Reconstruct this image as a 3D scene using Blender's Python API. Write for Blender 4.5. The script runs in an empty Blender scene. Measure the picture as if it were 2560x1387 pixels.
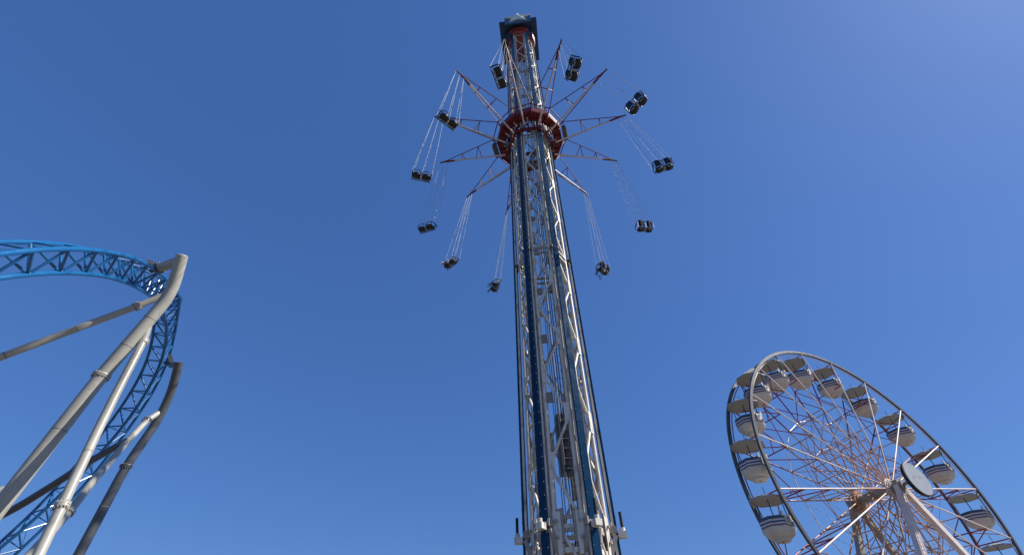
import bpy, bmesh, math, random
from mathutils import Vector as V, Matrix
random.seed(7)
R = math.radians
scene = bpy.context.scene
COL = scene.collection

# ---------------------------------------------------------------- camera
cam_d = bpy.data.cameras.new('camera'); cam = bpy.data.objects.new('camera', cam_d); COL.objects.link(cam)
cam_d.sensor_width = 36.0; cam_d.lens = 36.0 * 1092.5 / 2560.0
cam_d.clip_start = 0.1; cam_d.clip_end = 20000
_r = V((0.99956, 0.02083, -0.02088)); _u = V((0.0295, -0.70602, 0.70757)); _f = V((0.0, 0.70788, 0.70633))
mw = Matrix.Identity(4)
for i in range(3):
    mw[i][0] = _r[i]; mw[i][1] = _u[i]; mw[i][2] = -_f[i]
mw[2][3] = 1.6
cam.matrix_world = mw
scene.camera = cam

# ---------------------------------------------------------------- sky, sun, exposure
SUN_EL, SUN_AZ = R(44), R(96)          # azimuth clockwise from +Y
world = bpy.data.worlds.new('World'); scene.world = world; world.use_nodes = True
nt = world.node_tree; bg = nt.nodes['Background']
sky = nt.nodes.new('ShaderNodeTexSky'); sky.sky_type = 'NISHITA'; sky.sun_disc = False
sky.sun_elevation = SUN_EL; sky.sun_rotation = SUN_AZ
sky.air_density = 1.0; sky.dust_density = 0.5; sky.ozone_density = 6.0; sky.altitude = 0
# one even colour grade of the whole sky: flatter, deeper blue, as the camera saw it
gm = nt.nodes.new('ShaderNodeGamma'); gm.inputs[1].default_value = 0.5
hs = nt.nodes.new('ShaderNodeHueSaturation'); hs.inputs['Saturation'].default_value = 1.4
mx = nt.nodes.new('ShaderNodeMix'); mx.data_type = 'RGBA'; mx.blend_type = 'MULTIPLY'; mx.inputs[0].default_value = 1; mx.inputs[7].default_value = (0.82, 1.14, 1.82, 1)
nt.links.new(sky.outputs[0], gm.inputs[0]); nt.links.new(gm.outputs[0], hs.inputs['Color']); nt.links.new(hs.outputs[0], mx.inputs[6]); nt.links.new(mx.outputs[2], bg.inputs[0])
bg.inputs[1].default_value = 0.108
sun_d = bpy.data.lights.new('sun', 'SUN'); sun = bpy.data.objects.new('sun', sun_d); COL.objects.link(sun)
sun_d.energy = 5.0; sun_d.angle = R(0.53); sun_d.color = (1.0, 0.95, 0.87)
sdir = V((math.sin(SUN_AZ) * math.cos(SUN_EL), math.cos(SUN_AZ) * math.cos(SUN_EL), math.sin(SUN_EL)))
sun.rotation_euler = sdir.to_track_quat('Z', 'Y').to_euler(); sun.location = sdir * 80
scene.view_settings.view_transform = 'Standard'; scene.view_settings.look = 'None'
scene.view_settings.exposure = 0.42; scene.view_settings.gamma = 1.0
scene.view_settings.use_curve_mapping = False

# ---------------------------------------------------------------- materials
def paint(name, rgb, rough=0.4, dirt=0.25, dirt_rgb=(0.12, 0.09, 0.06), metal=0.0, scale=1.3, coat=0.0, streak=6.0, d0=0.52):
    m = bpy.data.materials.new(name); m.use_nodes = True; t = m.node_tree; b = t.nodes['Principled BSDF']
    geo = t.nodes.new('ShaderNodeNewGeometry')
    mp = t.nodes.new('ShaderNodeMapping'); mp.inputs['Scale'].default_value = (streak, streak, 1.0)
    n1 = t.nodes.new('ShaderNodeTexNoise'); n1.inputs['Scale'].default_value = scale; n1.inputs['Detail'].default_value = 6
    n2 = t.nodes.new('ShaderNodeTexNoise'); n2.inputs['Scale'].default_value = 2.7; n2.inputs['Detail'].default_value = 3
    t.links.new(geo.outputs['Position'], mp.inputs[0]); t.links.new(mp.outputs[0], n1.inputs['Vector'])
    t.links.new(geo.outputs['Position'], n2.inputs['Vector'])
    cr = t.nodes.new('ShaderNodeValToRGB'); cr.color_ramp.elements[0].position = d0; cr.color_ramp.elements[1].position = 0.75
    cr.color_ramp.elements[0].color = (0, 0, 0, 1); cr.color_ramp.elements[1].color = (dirt, dirt, dirt, 1)
    t.links.new(n1.outputs['Fac'], cr.inputs[0])
    mx = t.nodes.new('ShaderNodeMix'); mx.data_type = 'RGBA'
    mx.inputs[6].default_value = (*rgb, 1); mx.inputs[7].default_value = (*dirt_rgb, 1)
    t.links.new(cr.outputs[0], mx.inputs[0])
    mv = t.nodes.new('ShaderNodeMapRange'); mv.inputs[3].default_value = 0.86; mv.inputs[4].default_value = 1.14
    t.links.new(n2.outputs['Fac'], mv.inputs[0])
    hs = t.nodes.new('ShaderNodeHueSaturation'); t.links.new(mv.outputs[0], hs.inputs['Value']); t.links.new(mx.outputs[2], hs.inputs['Color'])
    t.links.new(hs.outputs[0], b.inputs['Base Color'])
    mr = t.nodes.new('ShaderNodeMapRange'); mr.inputs[3].default_value = max(.05, rough - .12); mr.inputs[4].default_value = rough + .15
    t.links.new(n2.outputs['Fac'], mr.inputs[0]); t.links.new(mr.outputs[0], b.inputs['Roughness'])
    b.inputs['Metallic'].default_value = metal; b.inputs['Coat Weight'].default_value = coat
    return m
M_BLUE = paint('tower_blue_paint', (0.005, 0.036, 0.090), 0.2, 0.3, (0.02, 0.05, 0.08))
def flat_finish(m, spec=0.2):
    m.node_tree.nodes['Principled BSDF'].inputs['Specular IOR Level'].default_value = spec; return m
M_WHITE = paint('tower_white_paint', (0.70, 0.655, 0.565), 0.45, 0.9, (0.20, 0.11, 0.05), streak=4, scale=1.8, d0=0.50)
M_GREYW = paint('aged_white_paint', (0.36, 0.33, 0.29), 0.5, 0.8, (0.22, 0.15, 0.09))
flat_finish(M_BLUE, 0.15)
M_RED = paint('carousel_red_paint', (0.15, 0.006, 0.009), 0.5, 0.3, (0.10, 0.02, 0.02))
M_GLOBE = paint('globe_red_paint', (0.38, 0.05, 0.05), 0.45, 0.1, (0.3, 0.1, 0.08), streak=1)
M_ARMW = paint('arm_pale_paint', (0.62, 0.50, 0.48), 0.35, 0.35, (0.30, 0.08, 0.06))
M_BLACK = paint('black_shell', (0.007, 0.009, 0.012), 0.45, 0.2, (0.04, 0.03, 0.03))
M_SEATGREY = paint('seat_pale_panel', (0.30, 0.29, 0.27), 0.5, 0.3)
M_BROWN = paint('seat_red_brown_pad', (0.20, 0.07, 0.05), 0.6, 0.2)
M_STEEL = paint('chain_steel', (0.42, 0.44, 0.47), 0.6, 0.1)
M_DSTEEL = paint('dark_steel', (0.07, 0.065, 0.06), 0.5, 0.3)
M_CBLUE = paint('coaster_blue_paint', (0.010, 0.115, 0.30), 0.25, 0.2, (0.02, 0.05, 0.10), coat=0.2, streak=1.5)
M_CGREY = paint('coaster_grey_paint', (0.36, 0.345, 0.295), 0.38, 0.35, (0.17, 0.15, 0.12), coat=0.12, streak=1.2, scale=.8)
M_CDARK = paint('coaster_dark_and_shade_grey', (0.075, 0.078, 0.085), 0.25, 0.25, (0.05, 0.05, 0.05), coat=0.2, streak=1.2, scale=.8)  # dark clamp plates; on the rear support, shade put into the base colour
M_SLATE = paint('slate_grey_paint', (0.12, 0.13, 0.15), 0.5, 0.3)
M_RIM = paint('wheel_rim_grey', (0.085, 0.080, 0.075), 0.4, 0.35, (0.16, 0.12, 0.10), streak=1)
M_FWHITE = paint('wheel_white_paint', (0.80, 0.69, 0.62), 0.4, 0.35, (0.35, 0.2, 0.15))
M_FRED = paint('wheel_red_paint', (0.26, 0.010, 0.025), 0.4, 0.3, (0.12, 0.03, 0.04))
M_FORANGE = paint('wheel_orange', (0.48, 0.23, 0.10), 0.45, 0.4, (0.22, 0.08, 0.03))  # orange tone for the members towards the hub
M_FPEACH = paint('wheel_peach', (0.62, 0.36, 0.22), 0.45, 0.4, (0.30, 0.12, 0.05))  # peach tone for the inner ends of the near spokes
M_TUB = paint('gondola_white_shell', (0.62, 0.57, 0.50), 0.35, 0.25, (0.4, 0.36, 0.3), streak=1.5)
M_CANOPY = paint('gondola_canopy_shell', (0.36, 0.35, 0.325), 0.45, 0.3, (0.3, 0.28, 0.25), streak=1)
M_TBLUE = paint('gondola_blue_stripe', (0.05, 0.065, 0.17), 0.35, 0.1)
M_TRIM = paint('gondola_dark_blue_trim', (0.05, 0.08, 0.12), 0.35, 0.2)
M_TRED = paint('gondola_red_stripe', (0.22, 0.07, 0.12), 0.35, 0.1)
M_SIGN = paint('sign_white_face', (0.42, 0.43, 0.43), 0.3, 0.1, (0.6, 0.6, 0.6), streak=1)
M_SIGNTXT = paint('sign_faded_print', (0.36, 0.37, 0.38), 0.5, 0.2, streak=1)
M_DECK = paint('deck_concrete', (0.13, 0.115, 0.095), 0.85, 0.5, (0.22, 0.19, 0.16), scale=.5, streak=1)
M_SEA = paint('sea_water', (0.05, 0.08, 0.08), 0.15, 0.2, (0.08, 0.1, 0.1), scale=.02, streak=1)
M_ROOF = paint('sign_panel_blue', (0.012, 0.05, 0.13), 0.35, 0.3, (0.04, 0.06, 0.08))
M_STAR = paint('star_pale_paint', (0.80, 0.82, 0.78), 0.4, 0.2, (0.5, 0.5, 0.45))
M_SKIN = paint('skin', (0.45, 0.26, 0.18), 0.55, 0.1, (0.4, 0.2, 0.15))
M_HAIR = paint('hair_dark', (0.03, 0.02, 0.015), 0.6, 0.1)
def cloth(n, c): return paint(n, c, 0.85, 0.25, tuple(x * .6 for x in c), scale=3)
M_CLOTH = [cloth('white_shirt', (.75, .75, .75)), cloth('black_shirt', (.02, .02, .025)), cloth('grey_shirt', (.25, .25, .27)), cloth('blue_shirt', (.08, .15, .3))]
M_PANTS = [cloth('pale_jeans', (.30, .42, .60)), cloth('black_trousers', (.02, .022, .03)), cloth('dark_jeans', (.04, .06, .12))]
M_SHOE = cloth('dark_shoes', (.03, .03, .04)); M_SHOEW = cloth('pale_shoes', (.6, .62, .65))

# ---------------------------------------------------------------- helpers
_mesh = {}
def link(name, mesh, parent=None, M=None):
    o = bpy.data.objects.new(name, mesh); COL.objects.link(o)
    if parent is not None: o.parent = parent
    if M is not None: o.matrix_local = M
    return o
def thing(name, label, cat, loc=(0, 0, 0), group=None, mat=None):
    o = bpy.data.objects.new(name, None); COL.objects.link(o); o.empty_display_size = .3
    o.location = loc
    if mat is not None: o.matrix_world = mat
    o['label'] = label; o['category'] = cat
    if group: o['group'] = group
    return o
def bm_mesh(bm, name, mats, smooth=True):
    me = bpy.data.meshes.new(name); bm.to_mesh(me); bm.free()
    for m in (mats if isinstance(mats, (list, tuple)) else [mats]): me.materials.append(m)
    if smooth:
        for p in me.polygons: p.use_smooth = True
        try: me.set_sharp_from_angle(angle=R(40))
        except Exception: pass
    return me
def unit_cyl(mat, n=10):
    k = ('c', mat.name, n)
    if k not in _mesh:
        bm = bmesh.new(); bmesh.ops.create_cone(bm, cap_ends=True, segments=n, radius1=1, radius2=1, depth=1, matrix=Matrix.Translation((0, 0, .5)))
        _mesh[k] = bm_mesh(bm, 'rod_' + mat.name, mat)
    return _mesh[k]
def unit_box(mat):
    k = ('b', mat.name)
    if k not in _mesh:
        bm = bmesh.new(); bmesh.ops.create_cube(bm, size=1, matrix=Matrix.Translation((0, 0, .5)))
        _mesh[k] = bm_mesh(bm, 'bar_' + mat.name, mat, False)
    return _mesh[k]
def frame(a, b, up=None):
    a = V(a); b = V(b); z = (b - a); L = z.length; z = z / L
    u = V(up) if up is not None else (V((0, 0, 1)) if abs(z.z) < .9 else V((0, 1, 0)))
    x = u.cross(z)
    if x.length < 1e-5: x = V((1, 0, 0)).cross(z)
    x.normalize(); y = z.cross(x)
    m = Matrix.Identity(4)
    for i in range(3): m[i][0] = x[i]; m[i][1] = y[i]; m[i][2] = z[i]; m[i][3] = a[i]
    return m, L
def rod(name, a, b, r, mat, parent, n=10):
    m, L = frame(a, b)
    return link(name, unit_cyl(mat, n), parent, m @ Matrix.Diagonal((r, r, L, 1)))
def bar(name, a, b, w, h, mat, parent, up=None):
    """w across (perp. to up), h along up"""
    m, L = frame(a, b, up)
    return link(name, unit_box(mat), parent, m @ Matrix.Diagonal((w, h, L, 1)))
def sweep(pts, rads, seg=16, cap=True, bm=None):
    bm = bm or bmesh.new(); pts = [V(p) for p in pts]
    if not isinstance(rads, (list, tuple)): rads = [rads] * len(pts)
    rings = []; nrm = None
    for i, p in enumerate(pts):
        t = (pts[min(i + 1, len(pts) - 1)] - pts[max(i - 1, 0)]).normalized()
        if nrm is None:
            nrm = t.orthogonal().normalized()
        else:
            nrm = (nrm - t * nrm.dot(t)).normalized()
        bn = t.cross(nrm)
        rings.append([bm.verts.new(p + (nrm * math.cos(2 * math.pi * k / seg) + bn * math.sin(2 * math.pi * k / seg)) * rads[i]) for k in range(seg)])
    for a, b in zip(rings[:-1], rings[1:]):
        for k in range(seg): bm.faces.new((a[k], a[(k + 1) % seg], b[(k + 1) % seg], b[k]))
    if cap: bm.faces.new(rings[0][::-1]); bm.faces.new(rings[-1])
    return bm
def smooth_path(pts, n=6):
    pts = [V(p) for p in pts]; P = [2 * pts[0] - pts[1]] + pts + [2 * pts[-1] - pts[-2]]; out = []
    for i in range(len(pts) - 1):
        p0, p1, p2, p3 = P[i:i + 4]
        for k in range(n):
            t = k / n
            out.append(.5 * (2 * p1 + (p2 - p0) * t + (2 * p0 - 5 * p1 + 4 * p2 - p3) * t * t + (3 * p1 - p0 - 3 * p2 + p3) * t ** 3))
    return out + [pts[-1]]
def round_corners(pts, rad=.8, n=6):
    pts = [V(p) for p in pts]; out = [pts[0]]
    for i in range(1, len(pts) - 1):
        p = pts[i]; a = (pts[i - 1] - p); b = (pts[i + 1] - p)
        q = min(rad, a.length * .45, b.length * .45); A = p + a.normalized() * q; B = p + b.normalized() * q
        for k in range(n + 1):
            t = k / n; out.append((1 - t) ** 2 * A + 2 * t * (1 - t) * p + t * t * B)
    return out + [pts[-1]]
def lathe(profile, seg=32, bm=None, rot0=0.0, close=False):
    bm = bm or bmesh.new(); rings = []
    for r, z in profile:
        rings.append([bm.verts.new((r * math.cos(rot0 + 2 * math.pi * k / seg), r * math.sin(rot0 + 2 * math.pi * k / seg), z)) for k in range(seg)])
    for a, b in zip(rings[:-1], rings[1:]):
        for k in range(seg): bm.faces.new((a[k], a[(k + 1) % seg], b[(k + 1) % seg], b[k]))
    return bm
def add_box(bm, c, s, rot=None):
    m = Matrix.Translation(c) @ (rot or Matrix.Identity(4)) @ Matrix.Diagonal((*s, 1))
    return bmesh.ops.create_cube(bm, size=1, matrix=m)['verts']

# ---------------------------------------------------------------- ground and water (below the frame)
def sheet(name, mat, x0, x1, y0, y1, z):
    bm = bmesh.new(); vs = [bm.verts.new(p) for p in ((x0, y0, z), (x1, y0, z), (x1, y1, z), (x0, y1, z))]; bm.faces.new(vs)
    o = link(name, bm_mesh(bm, name, mat, False)); o['kind'] = 'structure'; return o
sheet('sea', M_SEA, -9000, 9000, -9000, 9000, -6.0)
bm = bmesh.new(); add_box(bm, (0, 25, -.4), (130, 130, .8))
o = link('ground', bm_mesh(bm, 'ground', M_DECK, False)); o['kind'] = 'structure'

# ---------------------------------------------------------------- swing tower
TC = V((1.4468, 14.1761, 0))
A0 = math.atan2(-TC.y, -TC.x)              # direction from tower to the viewer
def P(r, a, z, c=TC): return V((c.x + r * math.cos(a), c.y + r * math.sin(a), z))
tower = thing('swing_tower', 'tall six-sided lattice tower with blue corner beams, white bracing and a star on top', 'tower', TC)
def T(v): return V(v) - TC
FL = [-5.4, 5.25, 16.44, 27.2, 38.0, 48.9]
TOPZ = 47.2
corner = [A0 + R(30) + k * R(60) for k in range(6)]
beam_mesh = {}
for s in range(5):
    z0 = max(FL[s], 0.0) + .03; z1 = (FL[s + 1] if s < 4 else TOPZ) - .03
    for k, a in enumerate(corner):
        rad = V((math.cos(a), math.sin(a), 0))
        tn = V((-rad.y, rad.x, 0))
        bar('corner_beam', T(P(1.27, a, z0)), T(P(1.27, a, z1)), .235, .17, M_BLUE, tower, up=rad)
        for sg in (-1, 1):
            bar('beam_lip', T(P(1.245, a, z0)) + tn * sg * .132, T(P(1.245, a, z1)) + tn * sg * .132, .028, .07, M_WHITE, tower, up=rad)
        for sg in (-1, 1):
            rod('corner_tube', T(P(1.06, a, z0)) + tn * sg * .17, T(P(1.06, a, z1)) + tn * sg * .17, .058, M_WHITE, tower, 12)
        rod('corner_tube', T(P(.86, a, z0)), T(P(.86, a, z1)), .058, M_WHITE, tower, 12)
        zz = z0 + .4; fl = 1
        while zz < z1 - .7:
            c0_, c1_ = T(P(1.06, a, zz)) + tn * fl * .17, T(P(.86, a, zz + .62)); c2_ = T(P(1.06, a, zz + 1.24)) - tn * fl * .17
            rod('corner_lacing', c0_, c1_, .030, M_WHITE, tower, 7)
            rod('corner_lacing', c1_, c2_, .030, M_GREYW, tower, 7)
            zz += 1.24; fl = -fl
        # bolts down both edges of the beam lip
        bm = bmesh.new()
        zz = z0 + .3
        while zz < min(z1, 34):
            for sg in (-1, 1):
                c = T(P(1.357, a, zz)) + tn * .10 * sg
                add_box(bm, c, (.022, .022, .035))
            zz += .36
        if len(bm.verts):
            o = link('bolt_rows', bm_mesh(bm, 'bolt_rows', M_GREYW, False), tower); o['kind'] = 'stuff'
        else: bm.free()
    # lattice faces
    for k in range(6):
        a, b = corner[k], corner[(k + 1) % 6]
        if s > 0:
            base = FL[s]; hs = [0, 1.5, 3.1, 4.65, 6.2, 7.85, 9.3, 10.75]
        else:
            base = FL[0]; hs = [5.45, 6.2, 7.85, 9.3, 10.75]
        rr = .985
        left = lambda z: T(P(1.06, b, z)) - V((-math.sin(b), math.cos(b), 0)) * .17; right = lambda z: T(P(1.06, a, z)) + V((-math.sin(a), math.cos(a), 0)) * .17
        fn = (P(1, a, 0) + P(1, b, 0)) / 2 - TC; fn.normalize(); td = (right(0) - left(0)).normalized()
        for j in range(len(hs) - 1):
            za, zb = base + hs[j] + .12, base + hs[j + 1]
            if za > TOPZ - 1.5: break
            jj = j if s > 0 else j + 3
            L0 = (jj % 2 == 0)
            p = (left if L0 else right)(za) + td * (.03 if L0 else -.03); q = (right if L0 else left)(zb) + td * (-.03 if L0 else .03)
            low = zb < 17
            if low:
                m3 = p.lerp(q, .25), p.lerp(q, .75)
                rod('diagonal_brace', p, q, .048, M_WHITE, tower)
            else: rod('diagonal_brace', p, q, .044, M_WHITE, tower)
            # gusset plate at the upper node
            if j < len(hs) - 2:
                g = (right if L0 else left)(zb + .08) + td * (-.07 if L0 else .07) + fn * .06
                hgt = .75 if zb < 30 else .5
                bar('gusset_plate', g - V((0, 0, hgt / 2)), g + V((0, 0, hgt / 2)), .19, .02, M_WHITE, tower, up=fn)
        # far-side horizontal ties at flange height
        for zz in (FL[s + 1] - .16, FL[s + 1] + .16) if s < 4 else (TOPZ - .1,):
            if zz > 1: bar('horizontal_tie', left(zz) , right(zz), .09, .07, M_GREYW, tower, up=fn)
    # interior guide rails and cables
    if s >= 0:
        for (x, y, w, mt) in ((-.42, .25, .05, M_GREYW), (.45, .1, .06, M_GREYW), (.1, -.3, .03, M_BLUE), (.25, .35, .035, M_BLUE)):
            bar('guide_rail', V((x, y, z0)), V((x, y, z1)), w, w * 1.6, mt, tower)
for (x, y) in ((-.12, .05), (-.05, .06), (.30, -.12), (.02, -.45)):
    rod('lift_cable', V((x, y, 0)), V((x, y, TOPZ)), .014, M_DSTEEL, tower, 6)
# flange collars on the beams
for z in FL[1:]:
    for a in corner:
        rad = V((math.cos(a), math.sin(a), 0))
        if z > TOPZ: continue
        bar('beam_splice', T(P(1.17, a, z - .09)), T(P(1.17, a, z + .09)), .36, .34, M_DSTEEL if z > 10 else M_GREYW, tower, up=rad)
        for sg in (-1, 1):
            tn = V((-rad.y, rad.x, 0)); rod('splice_bolt', T(P(1.2, a, z - .16)) + tn * .12 * sg, T(P(1.2, a, z + .2)) + tn * .12 * sg, .035, M_GREYW, tower, 8)
# parking brackets and rubber bumper posts at the lowest flange
zb = 5.12
for k, a in enumerate(corner):
    rad = V((math.cos(a), math.sin(a), 0)); tn = V((-rad.y, rad.x, 0))
    bar('bracket_arm', T(P(1.30, a, zb + .02)), T(P(1.60, a, zb + .02)), .20, .16, M_WHITE, tower, up=V((0, 0, 1)))
    for sg in (-1, 1):
        p = T(P(1.28, a, zb - .02)) + tn * sg * .16; q = T(P(.98, a, zb - .75)) + tn * sg * .2
        bar('bracket_brace', p, q, .10, .12, M_GREYW, tower, up=rad)
        bar('bracket_plate', T(P(1.0, a, zb - .32)) + tn * sg * .30, T(P(1.0, a, zb + .5)) + tn * sg * .30, .24, .03, M_GREYW, tower, up=rad)
    rod('bracket_pin', T(P(1.52, a, zb + .08)), T(P(1.52, a, zb + .2)), .07, M_WHITE, tower, 10)
    if k != 5: rod('bumper_post', T(P(1.52, a, zb + .2)), T(P(1.52, a, zb + .62)), .045, M_BLACK, tower, 10)
for k in range(6):
    a, b = corner[k], corner[(k + 1) % 6]; fn = (P(1, a, 0) + P(1, b, 0)) / 2 - TC; fn.normalize()
    pa_, pb_ = T(P(1.12, a, 0)), T(P(1.12, b, 0)); td = (pb_ - pa_).normalized()
    for z, w in ((5.16, .15), (4.62, .12)):
        bar('collar_beam', pa_ + td * .18 + V((0, 0, z)), pb_ - td * .18 + V((0, 0, z)), w, .10, M_WHITE, tower, up=fn)
    for q, sg in ((pa_, 1), (pb_, -1)):
        bar('collar_plate', q + td * sg * .24 + V((0, 0, 4.5)) + fn * .07, q + td * sg * .24 + V((0, 0, 5.55)) + fn * .07, .22, .03, M_WHITE, tower, up=fn)
        rod('collar_bolt', q + td * sg * .24 + V((0, 0, 5.3)) + fn * .05, q + td * sg * .24 + V((0, 0, 5.3)) + fn * .16, .04, M_GREYW, tower, 8)
        rod('collar_bolt', q + td * sg * .24 + V((0, 0, 4.9)) + fn * .05, q + td * sg * .24 + V((0, 0, 4.9)) + fn * .16, .04, M_GREYW, tower, 8)
    bar('collar_brace', pa_ + td * .2 + V((0, 0, 4.5)), pb_ - td * .2 + V((0, 0, 3.2)), .10, .08, M_WHITE, tower, up=fn)
    bar('collar_brace', pb_ - td * .2 + V((0, 0, 4.5)), (pa_ + pb_) / 2 + V((0, 0, 3.9)), .09, .08, M_GREYW, tower, up=fn)
# lower stage ring frames just under the bracket level
for z in (4.55, 4.95, 3.4):
    for k in range(6):
        rod('stage_ring', T(P(.9, corner[k], z)), T(P(.9, corner[(k + 1) % 6], z)), .06, M_WHITE, tower, 10)
# service ladder cage and hanging control cabinet inside the mast
for x in (-.02, .30):
    bar('ladder_rail', V((x, -.42, 6.2)), V((x, -.42, 26)), .04, .05, M_GREYW, tower)
zz = 6.3
while zz < 26:
    rod('ladder_rung', V((-.02, -.42, zz)), V((.30, -.42, zz)), .014, M_GREYW, tower, 6); zz += .32
bar('lift_weight', V((.12, .02, 6.9)), V((.12, .02, 8.9)), .42, .30, M_SLATE, tower)
for i in range(6):
    bar('weight_slot', V((.0, -.145, 7.05 + i * .31)), V((.24, -.145, 7.05 + i * .31)), .015, .16, M_DSTEEL, tower)
for i in range(6):
    z = 9.6 + i * 2.6
    bar('cable_guide', V((-.45, .0, z)), V((-.1, .0, z + .02)), .06, .4, M_GREYW, tower)
# tubular access frame near the second flange
zf = 16.9
pa, pb = T(P(1.0, corner[5], zf)), T(P(1.0, corner[0], zf))
pth = round_corners([pa + V((0, 0, 1.9)), pa, pb, pb + V((0, 0, .4))], .12)
link('access_frame', bm_mesh(sweep(pth, .03, 8), 'access_frame', M_WHITE), tower)
# tower head: red globe, blue roof square, star fascia
bm = bmesh.new(); bmesh.ops.create_uvsphere(bm, u_segments=48, v_segments=24, radius=1.50)
for v in bm.verts: v.co.z *= .62
link('globe', bm_mesh(bm, 'globe', M_GLOBE), tower, Matrix.Translation((0, 0, 48.0)))
for zz in (47.6, 48.0):
    rr = math.sqrt(max(0, 1.50 ** 2 - ((zz - 48.0) / .62) ** 2)) + .01
    bm = lathe([(rr - .03, zz - .03), (rr + .03, zz - .03), (rr + .03, zz + .03), (rr - .03, zz + .03), (rr - .03, zz - .03)], 48)
    link('globe_band', bm_mesh(bm, 'globe_band', M_RED), tower)
hd = A0 + R(90); hx = V((math.cos(hd), math.sin(hd), 0)); hy = V((math.cos(A0), math.sin(A0), 0))
rotm = Matrix(((hx.x, hy.x, 0, 0), (hx.y, hy.y, 0, 0), (0, 0, 1, 0), (0, 0, 0, 1)))
bm = bmesh.new(); add_box(bm, (0, 0, 0), (3.6, 3.9, .16)); bmesh.ops.bevel(bm, geom=bm.edges[:], offset=.03, segments=2, affect='EDGES')
link('roof_panel', bm_mesh(bm, 'roof_panel', M_ROOF), tower, Matrix.Translation((0, 0, 48.6)) @ rotm)
for x in (-1.35, 0, 1.35):
    bar('roof_rib', rotm @ V((x, -1.95, 48.47)), rotm @ V((x, 1.95, 48.47)), .10, .10, M_ROOF, tower)
bm = bmesh.new(); add_box(bm, (0, 0, 0), (2.5, .12, 2.3))
link('star_panel', bm_mesh(bm, 'star_panel', M_ROOF), tower, Matrix.Translation((0, 0, 48.75)) @ rotm @ Matrix.Translation((0, 1.9, 0)))
bm = bmesh.new(); add_box(bm, (0, 0, 0), (2.55, 2.2, 1.1)); bmesh.ops.bevel(bm, geom=bm.edges[:], offset=.04, segments=2, affect='EDGES')
link('cap_box', bm_mesh(bm, 'cap_box', M_ROOF), tower, Matrix.Translation((0, 0, 47.95)) @ rotm)
def star_mesh(r, th, mat):
    bm = bmesh.new(); f = []; bk = []
    for i in range(10):
        a = R(90) + i * R(36); q = r if i % 2 == 0 else r * .42
        f.append(bm.verts.new((q * math.cos(a), th * .3, q * math.sin(a)))); bk.append(bm.verts.new((q * math.cos(a), -.01, q * math.sin(a))))
    c = bm.verts.new((0, th, 0)); d = bm.verts.new((0, -.01, 0))
    for i in range(10):
        j = (i + 1) % 10
        bm.faces.new((f[j], f[i], c)); bm.faces.new((bk[i], bk[j], d)); bm.faces.new((f[i], f[j], bk[j], bk[i]))
    bmesh.ops.recalc_face_normals(bm, faces=bm.faces[:])
    return bm_mesh(bm, 'star', mat, False)
link('star', star_mesh(1.35, .28, M_STAR), tower, Matrix.Translation((0, 0, 49.1)) @ rotm @ Matrix.Translation((0, 1.98, 0)))

# ---------------------------------------------------------------- carousel carriage and arms
PH = -1.287
ZT, RT = 28.6266, 6.3
car = thing('swing_carousel', 'dark red ring carriage with twelve truss arms riding on the lattice tower', 'swing ride', (TC.x, TC.y, 28))
CC = V((TC.x, TC.y, 28))
def C_(r, k, z): return P(r, PH + k * math.pi / 6, z) - CC
def annulus(r0, r1, z0, z1, seg=12, rot=0.0):
    return lathe([(r0, z0), (r1, z0), (r1, z1), (r0, z1), (r0, z0)], seg, rot0=rot)
link('hub_ring', bm_mesh(annulus(1.62, 2.12, .30, .55, 12, PH + R(15)), 'hub_ring', M_RED, False), car)
link('ring_lip', bm_mesh(annulus(2.10, 2.17, .22, .80, 12, PH + R(15)), 'ring_lip', M_RED, False), car)
link('ring_lip', bm_mesh(annulus(1.58, 1.64, .15, .62, 24, PH), 'ring_lip_inner', M_RED, True), car)
for (r, z) in ((1.50, -.62), (1.42, -.30), (1.50, 1.15), (1.42, .85)):
    link('carriage_band', bm_mesh(annulus(r - .05, r + .05, z, z + .16, 6, corner[0]), 'carriage_band', M_RED, False), car)
for k in range(12):
    a = corner[0] + k * R(30); rr = 1.46 if k % 2 == 0 else 1.28
    bar('carriage_post', P(rr, a, 27.4) - CC, P(rr, a, 29.25) - CC, .09, .09, M_RED, car, up=V((math.cos(a), math.sin(a), 0)))
    b = a + R(30); r2 = 1.28 if k % 2 == 0 else 1.46
    rod('carriage_brace', P(rr, a, 27.5) - CC, P(r2, b, 28.3) - CC, .035, M_RED, car)
    rod('carriage_brace', P(rr, a, 29.1) - CC, P(r2, b, 28.4) - CC, .035, M_GREYW, car)
    rod('carriage_brace', P(1.62, a + .1, 28.6) - CC, P(1.3, a + .25, 27.6) - CC, .03, M_DSTEEL, car)
for k in range(6):
    a = corner[0] + R(30) + k * R(60)
    bar('guide_shoe', P(1.16, a, 27.5) - CC, P(1.16, a, 27.9) - CC, .26, .14, M_DSTEEL if k % 2 else M_GREYW, car, up=V((math.cos(a), math.sin(a), 0)))
    rod('guide_wheel', P(1.38, corner[k] + .12, 27.7) - CC, P(1.38, corner[k] - .12, 27.7) - CC, .11, M_DSTEEL, car, 14)
    rod('guide_wheel', P(1.38, corner[k] + .12, 29.0) - CC, P(1.38, corner[k] - .12, 29.0) - CC, .11, M_DSTEEL, car, 14)
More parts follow.
